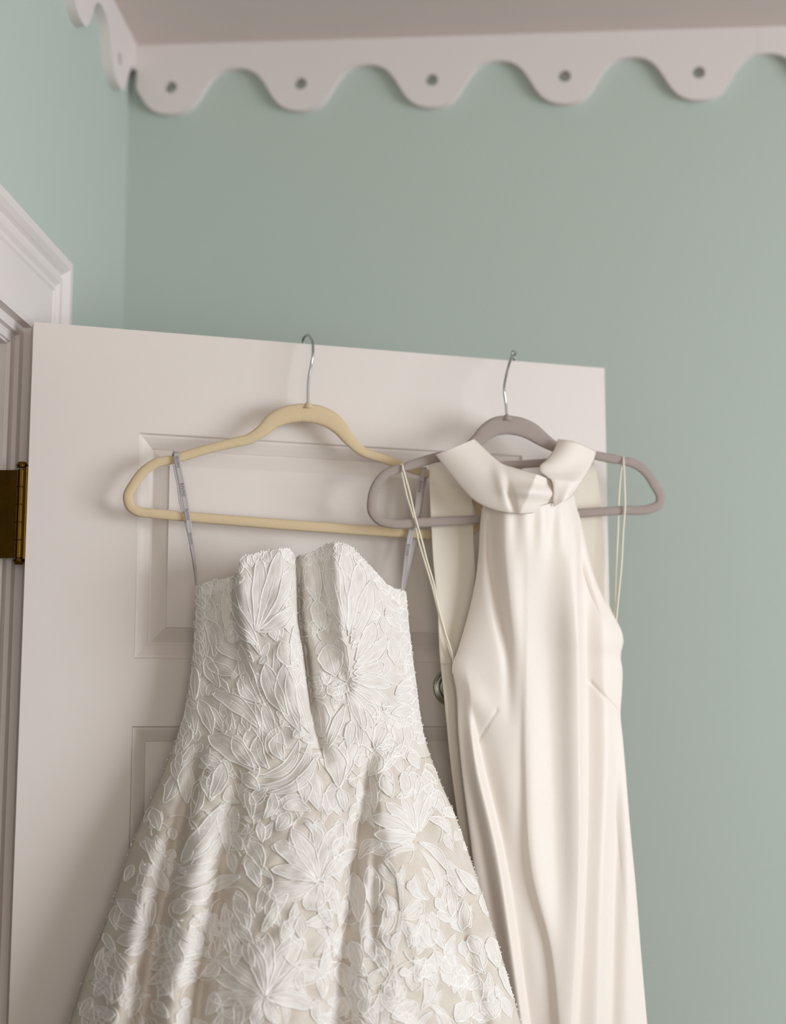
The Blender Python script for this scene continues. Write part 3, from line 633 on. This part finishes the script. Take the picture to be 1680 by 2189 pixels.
# beads and thread picots
g = Geo()
octv = np.array([(1, 0, 0), (-1, 0, 0), (0, 1, 0), (0, -1, 0), (0, 0, 1), (0, 0, -1)], float)
octf = [(0, 2, 4), (2, 1, 4), (1, 3, 4), (3, 0, 4), (2, 0, 5), (1, 2, 5), (3, 1, 5), (0, 3, 5)]
def bead(x, y, w, r_, mi=0):
    c = Q(x, y, w)[0]; g.add(c[None] + octv * r_, octf, mi)
for it in range(520):
    p = petals[int(rnd.random() * len(petals))]; t = rnd.random(); s_ = rnd.choice((-1, 1)) * .5 * p[4] * sin(pi * t)
    L = hypot(p[2] - p[0], p[3] - p[1]); x = p[0] + (p[2] - p[0]) * t - (p[3] - p[1]) / L * s_; y = p[1] + (p[3] - p[1]) * t + (p[2] - p[0]) / L * s_
    if not inside(x, y, 4): continue
    bead(x, y, float(wedW(np.array(x), np.array(y))) + .0045, rnd.uniform(.0005, .0011), 0)
for y in np.arange(1275, 2250, 4.5):
    for sd in (0, 1):
        if rnd.random() < .35: continue
        x = float(wXL(y)) - rnd.uniform(-1, 1.8) if sd == 0 else float(wXR(y)) + rnd.uniform(-1, 1.8)
        bead(x, y + rnd.uniform(-2, 2), float(eL(y) if sd == 0 else eR(y)), rnd.uniform(.0006, .0013), 1)
for x in np.arange(420, 866, 5.5): bead(x, float(wTop(x)) + rnd.uniform(-1, 2), float(wedW(np.array(x), np.array(float(wTop(x)) + 3))), rnd.uniform(.0007, .0014), 1)
g.build('bead_trim', [M_bead, M_cordlace], wed, kind='stuff')

# grey hanging ribbons
def ribbon(nm, pts, parent, n=60, th=.0005, m_=M_ribbon, tw=0):
    P = path(pts, n); g_ = Geo()
    T = np.gradient(P[:, :2], axis=0); T /= np.linalg.norm(T, axis=1)[:, None]
    K = 5; c = np.linspace(-1, 1, K)
    X = P[:, 0][:, None] - T[:, 1][:, None] * P[:, 3][:, None] * c; Y = P[:, 1][:, None] + T[:, 0][:, None] * P[:, 3][:, None] * c
    Wd = P[:, 2][:, None] + .0006 * (c ** 2)[None] + tw * c[None] * np.linspace(0, 1, n)[:, None] ** 2
    g_.add(Q(X, Y, Wd), grid_faces(n, K))
    o = g_.build(nm, m_, parent, smooth=True); solid(o, th)
    return o, P, T
def lettering(txt, P, T, s0, s1, par, w_up=.0012, hfrac=.52):
    cu = bpy.data.curves.new('t', 'FONT'); cu.body = txt; cu.size = 1; cu.resolution_u = 3
    ob = bpy.data.objects.new('t', cu); COL.objects.link(ob)
    dg = bpy.context.evaluated_depsgraph_get(); me = ob.evaluated_get(dg).to_mesh()
    v = np.array([q.co[:2] for q in me.vertices]); f = [tuple(q.vertices) for q in me.polygons]
    COL.objects.unlink(ob); bpy.data.objects.remove(ob)
    v[:, 0] -= v[:, 0].min(); v[:, 0] /= v[:, 0].max(); v[:, 1] -= v[:, 1].min(); v[:, 1] /= v[:, 1].max()
    arc = np.concatenate([[0], np.cumsum(np.hypot(*(P[1:, :2] - P[:-1, :2]).T))])
    q = s0 + v[:, 0] * (s1 - s0); k = [np.interp(q, arc, P[:, j]) for j in range(4)]; tx = np.interp(q, arc, T[:, 0]); ty = np.interp(q, arc, T[:, 1])
    off = (v[:, 1] - .5) * 2 * hfrac * k[3]
    g_ = Geo(); g_.add(Q(k[0] + ty * off, k[1] - tx * off, k[2] + w_up), f)
    g_.build('printed_name', M_ink, par, label='dark printed lettering')
r1, P1, T1 = ribbon('hanging_ribbon', [(377, 966, .0345, 6.4), (378, 976, .0365, 6.4), (384, 1010, .037, 6.3), (390, 1040, .037, 6.6), (396, 1072, .037, 6.0), (400, 1095, .0375, 5.6), (403, 1115, .0378, 5.6), (407, 1145, .037, 5.0), (412, 1175, .037, 3.8), (417, 1210, .037, 2.2), (420.5, 1258, .037, 1.4)], wed)
for tx_, a_, b_ in (('RIVINI', 10, 34), ('RIVINI', 68, 96), ('RIVINI', 124, 148), ('RIVINI', 176, 200)): lettering(tx_, P1, T1, a_, b_, r1)
ribbon('hanging_ribbon', [(376, 966, .0345, 5.5), (371, 975, .027, 4), (373, 995, .0255, 3.2), (380, 1030, .0250, 3.0), (387, 1080, .0250, 2.6), (394, 1105, .0255, 2.6), (402, 1135, .028, 3), (412, 1190, .034, 2.6), (420, 1258, .036, 1.2)], wed)
r2, P2, T2 = ribbon('hanging_ribbon', [(906, 999, .0345, 4), (904, 1008, .0365, 5), (898, 1038, .037, 6.2), (891, 1092, .037, 5.8), (883, 1122, .0375, 5.8), (879, 1136, .0378, 6), (872.5, 1170, .0385, 6), (866, 1216, .039, 5), (859.5, 1266, .040, 3.6)], wed)
for tx_, a_, b_ in (('RIVINI', 30, 54), ('RIVINI', 112, 136), ('RIVINI', 168, 192)): lettering(tx_, P2, T2, a_, b_, r2)
ribbon('hanging_ribbon', [(907, 999, .0345, 4), (909, 1012, .0262, 4), (903, 1050, .0250, 4), (893, 1120, .0250, 4), (880, 1180, .029, 4), (861, 1266, .038, 3)], wed)

# ------------------------------------------------------------------ ivory silk halter dress
silk = empty_at('halter_dress', tuple(Q(1150, 1500, .06)[0]), label='plain ivory silk halter dress with high folded collar, hanging from the taupe hanger', cat='dress')
sXL = Sp([(1040, 1036), (1080, 1033), (1110, 1029), (1180, 1025), (1240, 1018), (1290, 1008), (1340, 995), (1390, 980), (1425, 968), (1440, 968), (1470, 974), (1560, 979), (1640, 986), (1740, 998), (1820, 1008), (1950, 1022), (2189, 1040), (2700, 1050), (4000, 1050)])
sXR = Sp([(1040, 1226), (1075, 1230), (1095, 1235), (1160, 1250), (1220, 1265), (1270, 1284), (1300, 1300), (1330, 1318), (1355, 1329), (1378, 1331), (1400, 1326), (1430, 1330), (1480, 1329), (1525, 1326), (1580, 1331), (1650, 1337), (1750, 1345), (1900, 1359), (2050, 1371), (2189, 1383), (2700, 1430), (4000, 1540)])
sB = Sp([(1060, .036), (1300, .030), (1500, .022), (2189, .020), (4000, .035)])
se = Sp([(1060, .074), (1200, .066), (1432, .056), (1700, .056), (2189, .050), (4000, .06)])
SF = [
    # edge of the front panel and the recessed strip beside it
    Fold([(1080, 1232), (1200, 1233), (1400, 1237), (1550, 1238), (1842, 1238), (2000, 1233), (2189, 1222), (4000, 1180)], [(1070, .010), (1250, .014), (1600, .011), (1850, .009), (2189, .009), (4000, .02)], 26, 3),
    Fold([(1080, 1242), (1200, 1244), (1400, 1250), (1550, 1254), (1842, 1254), (2189, 1238), (4000, 1200)], [(1070, -.004), (1200, -.010), (1600, -.009), (1850, -.005), (2189, -.005)], 5, 26),
    # long central crease
    Fold([(1080, 1130), (1300, 1130), (1654, 1126), (1862, 1137), (2030, 1180), (2189, 1196), (4000, 1300)], [(1080, 0), (1450, .002), (1650, .004), (1850, .006), (2189, .005), (4000, .02)], 7, 36),
    Fold([(1080, 1115), (1654, 1112), (1862, 1122), (2030, 1160), (2189, 1178), (4000, 1270)], [(1080, 0), (1500, -.001), (1650, -.003), (1850, -.004), (2189, -.003)], 24, 10),
    # left side: sweeping folds from the armhole
    Fold([(1080, 1044), (1200, 1052), (1300, 1066), (1400, 1085), (1500, 1090)], [(1080, -.007), (1300, -.008), (1450, -.004), (1560, 0)], 10, 12),
    Fold([(1080, 1068), (1300, 1092), (1500, 1104)], [(1080, .004), (1300, .006), (1560, .001)], 12, 20),
    Fold([(1540, 1000), (1612, 1012), (1821, 1060), (2000, 1088), (2189, 1114), (4000, 1250)], [(1480, 0), (1560, .006), (1821, .008), (2189, .007), (4000, .02)], 15, 8),
    Fold([(1540, 1016), (1612, 1028), (1821, 1078), (2000, 1106), (2189, 1134), (4000, 1270)], [(1500, 0), (1580, -.004), (1821, -.006), (2189, -.005)], 6, 22),
    Fold([(1420, 985), (1600, 992), (1800, 1030), (2000, 1066)], [(1440, 0), (1560, -.004), (1800, -.004), (2189, -.003)], 9, 9),
    Fold([(1300, 1165), (1650, 1183), (2189, 1210)], [(1100, .0), (1400, -.003), (1800, -.004), (2189, -.003)], 24, 24),
    Fold([(1550, 1090), (2189, 1100)], [(1500, 0), (1700, .003), (2189, 0)], 18, 18),
    # right side
    Fold([(1300, 1300), (1400, 1300), (1571, 1325), (1700, 1318), (1842, 1312), (2189, 1304), (4000, 1330)], [(1300, 0), (1560, -.002), (1800, -.008), (2189, -.009), (4000, -.02)], 10, 16),
    Fold([(1400, 1290), (1600, 1290), (2189, 1275), (4000, 1270)], [(1300, .002), (1600, .004), (2189, .005)], 20, 14),
]
def silkW(x, y):
    L, R = sXL(y), sXR(y); s = np.clip((x - L) / (R - L), 0, 1)
    edge = np.clip(np.minimum(s, 1 - s) * 12, 0, 1)
    w = se(y) + sB(y) * np.sin(pi * s) ** .7 + sum(f(x, y) for f in SF) * edge
    w = w + seg_groove(x, y, (1262, 1458), (1326, 1526), 2.4, .0016) + seg_groove(x, y, (1062, 1518), (1018, 1590), 2.4, .0014)
    w = w + .0010 * np.sin(x * .16 + y * .004) * np.exp(-((y - 1110) / 60.) ** 2)   # gathers beneath the collar
    # the soft drape across from the armhole corner
    w = w + .006 * np.exp(-.5 * (((x - 1000) * .55 + (y - 1480) * -.62) / 20) ** 2) * np.exp(-((x - 1005) / 45.) ** 2) * edge
    return w
g = Geo()
sheet(g, sXL, sXR, lambda s: 1056 + 26 * np.sin(pi * s), lambda s: 2260 + 0 * s, silkW, 170, 300)
sheet(g, sXL, sXR, lambda s: 2260 + 0 * s, lambda s: 4200 + 0 * s, silkW, 90, 50)
fr = g.build('front_panel', M_silk, silk, smooth=True, label='front with long soft folds'); solid(fr, .0008)
# back: two shoulder pieces joined into one full-width panel below the armholes
bXL = Sp([(985, 920), (1000, 918), (1060, 919), (1130, 922), (1200, 926), (1280, 934), (1400, 940), (1500, 950), (1650, 965), (1780, 983), (1900, 1000), (2189, 1030), (2700, 1060), (4000, 1060)])
bXRl = Sp([(985, 950), (1010, 968), (1035, 996), (1055, 1006), (1080, 1009), (1150, 1012), (1220, 1016), (1270, 1018), (1320, 1060), (1380, 1120), (1420, 1160)])
def backW(x, y):
    L, R = bXL(y), sXR(y); s = np.clip((x - L) / (R - L), 0, 1)
    w = .040 + .004 * np.sin(pi * s) + .003 * np.exp(-.5 * ((x - (934 + (y - 1300) * .09)) / 16) ** 2)
    w = w + seg_groove(x, y, (918, 1037), (990, 1047), 1.8, .0012) + seg_groove(x, y, (1235, 1024), (1275, 1024), 1.8, .0012)
    return w
g = Geo()
sheet(g, bXL, bXRl, lambda s: 986 + 0 * s, lambda s: 1420 + 0 * s, backW, 50, 100)
sheet(g, Sp([(980, 1222), (1100, 1222), (1200, 1210), (1320, 1150), (1420, 1100)]), Sp([(980, 1267), (1020, 1276), (1100, 1287), (1200, 1295), (1290, 1300), (1330, 1318), (1360, 1327), (1420, 1326)]), lambda s: 972 + 0 * s, lambda s: 1420 + 0 * s, backW, 40, 100)
sheet(g, bXL, Sp([(1420, 1326), (1525, 1323), (1650, 1333), (1900, 1355), (2189, 1379), (2700, 1425), (4000, 1535)]), lambda s: 1419 + 0 * s, lambda s: 4200 + 0 * s, backW, 70, 120)
bp = g.build('back_panel', M_silkback, silk, smooth=True, label='matt inner back with armhole edges'); solid(bp, .0008)
# piping on the armhole edges
g = Geo(); yy = np.linspace(1085, 1440, 60); tube(g, Q(sXL(yy), yy, silkW(sXL(yy), yy) + .0004), .0009, 6); g.build('armhole_binding', M_silk, silk, smooth=True)
g = Geo(); yy = np.linspace(1095, 1378, 50); tube(g, Q(sXR(yy), yy, silkW(sXR(yy), yy) + .0004), .0009, 6); g.build('armhole_binding', M_silk, silk, smooth=True)
# collar: a band from the left wing round the front, and the right wing
lo = path([(931, 972), (955, 1003), (985, 1040), (1010, 1066), (1032, 1080), (1062, 1091), (1100, 1097), (1140, 1096), (1172, 1089), (1198, 1078), (1222, 1062)], 130)
hi = path([(1013, 939), (1032, 957), (1052, 976), (1075, 993), (1100, 1001), (1128, 1009), (1152, 1016), (1176, 1025), (1196, 1024), (1210, 1022), (1226, 1018)], 130)
K = 34; t = np.linspace(0, 1, K)[:, None]
X = hi[None, :, 0] * (1 - t) + lo[None, :, 0] * t; Y = hi[None, :, 1] * (1 - t) + lo[None, :, 1] * t
sx = np.linspace(0, 1, 130)[None]
cw = .0745 + .042 * np.clip(sx * 1.5, 0, 1) ** 1.1 - .046 * np.clip((sx - .66) / .34, 0, 1)
cw = cw + .010 * np.sin(pi * t) ** .8 * np.ones_like(sx)
def blob(cx, cy, sx_, sy_, a_, rot=0):
    dx, dy = X - cx, Y - cy; u_ = dx * cos(rot) + dy * sin(rot); v_ = -dx * sin(rot) + dy * cos(rot)
    return a_ * np.exp(-.5 * ((u_ / sx_) ** 2 + (v_ / sy_) ** 2))
cw = cw + blob(1090, 1060, 6, 26, -.006, -.25) + blob(1130, 1052, 34, 8, .006, .1) + blob(1150, 1072, 34, 10, -.003, -.15) + blob(1072, 1030, 9, 26, .004, -.3) + blob(1150, 1032, 30, 7, -.005, .25) + blob(1195, 1050, 10, 20, .004, .3)
g = Geo(); g.add(Q(X, Y, cw), grid_faces(K, 130))
co = g.build('collar', M_silk, silk, smooth=True, label='high folded band collar'); solid(co, .0016)
wl = path([(1193, 940), (1184, 962), (1168, 984), (1153, 999), (1154, 1008), (1166, 1017), (1178, 1026), (1183, 1050), (1182, 1068), (1184, 1083)], 60)
wr = path([(1273, 966), (1268, 983), (1259, 1000), (1250, 1015), (1241, 1030), (1231, 1047), (1220, 1062)], 60)
t = np.linspace(0, 1, 26)[:, None]
X = wl[None, :, 0] * (1 - t) + wr[None, :, 0] * t; Y = wl[None, :, 1] * (1 - t) + wr[None, :, 1] * t - 6 * np.sin(pi * t) * np.linspace(1, 0, 60)[None] ** 3
sy = np.linspace(0, 1, 60)[None]
cw = .071 + .036 * np.clip(sy * 1.5, 0, 1) ** .9 - .012 * t * sy + .009 * np.sin(pi * t) ** .8 + .003 * np.sin(t * 5 + sy * 4)
g = Geo(); g.add(Q(X, Y, cw), grid_faces(26, 60, flip=True))
cw_ = g.build('collar_wing', M_silk, silk, smooth=True, label='pointed end of the folded collar'); solid(cw_, .0016)
# thin hanging loops
def cord(pts):
    P = path(pts, 70); g_ = Geo(); tube(g_, Q(P[:, 0], P[:, 1], P[:, 2]), .00115, 8); g_.build('hanging_loop', M_cord, silk, smooth=True)
cord([(860, 992, .0625), (860.5, 999, .0655), (865, 1015, .066), (874, 1047, .066), (887, 1104.5, .0665), (902, 1157, .066), (913, 1201, .064), (927, 1247, .062), (935, 1290, .058), (951, 1350, .053), (968, 1406, .053), (970, 1432, .055)])
cord([(857, 992, .0615), (855.5, 1000, .0565), (860, 1018, .0545), (869.5, 1059, .0545), (883.5, 1107.6, .0545), (896, 1162, .056), (910, 1208.6, .058), (924, 1255, .057), (933, 1291, .054), (948, 1350, .051), (966, 1406, .051)])
cord([(1332, 976, .0625), (1332.6, 985, .0655), (1334.5, 1030, .066), (1335.7, 1085, .0665), (1332.6, 1127, .065), (1328, 1211, .062), (1320.6, 1287, .059), (1316, 1335, .056)])
cord([(1330, 976, .0615), (1329, 991, .0560), (1325, 1030, .0545), (1322, 1082, .0545), (1320.6, 1136, .0545), (1317, 1211, .055), (1313, 1302, .055), (1310, 1335, .055)])
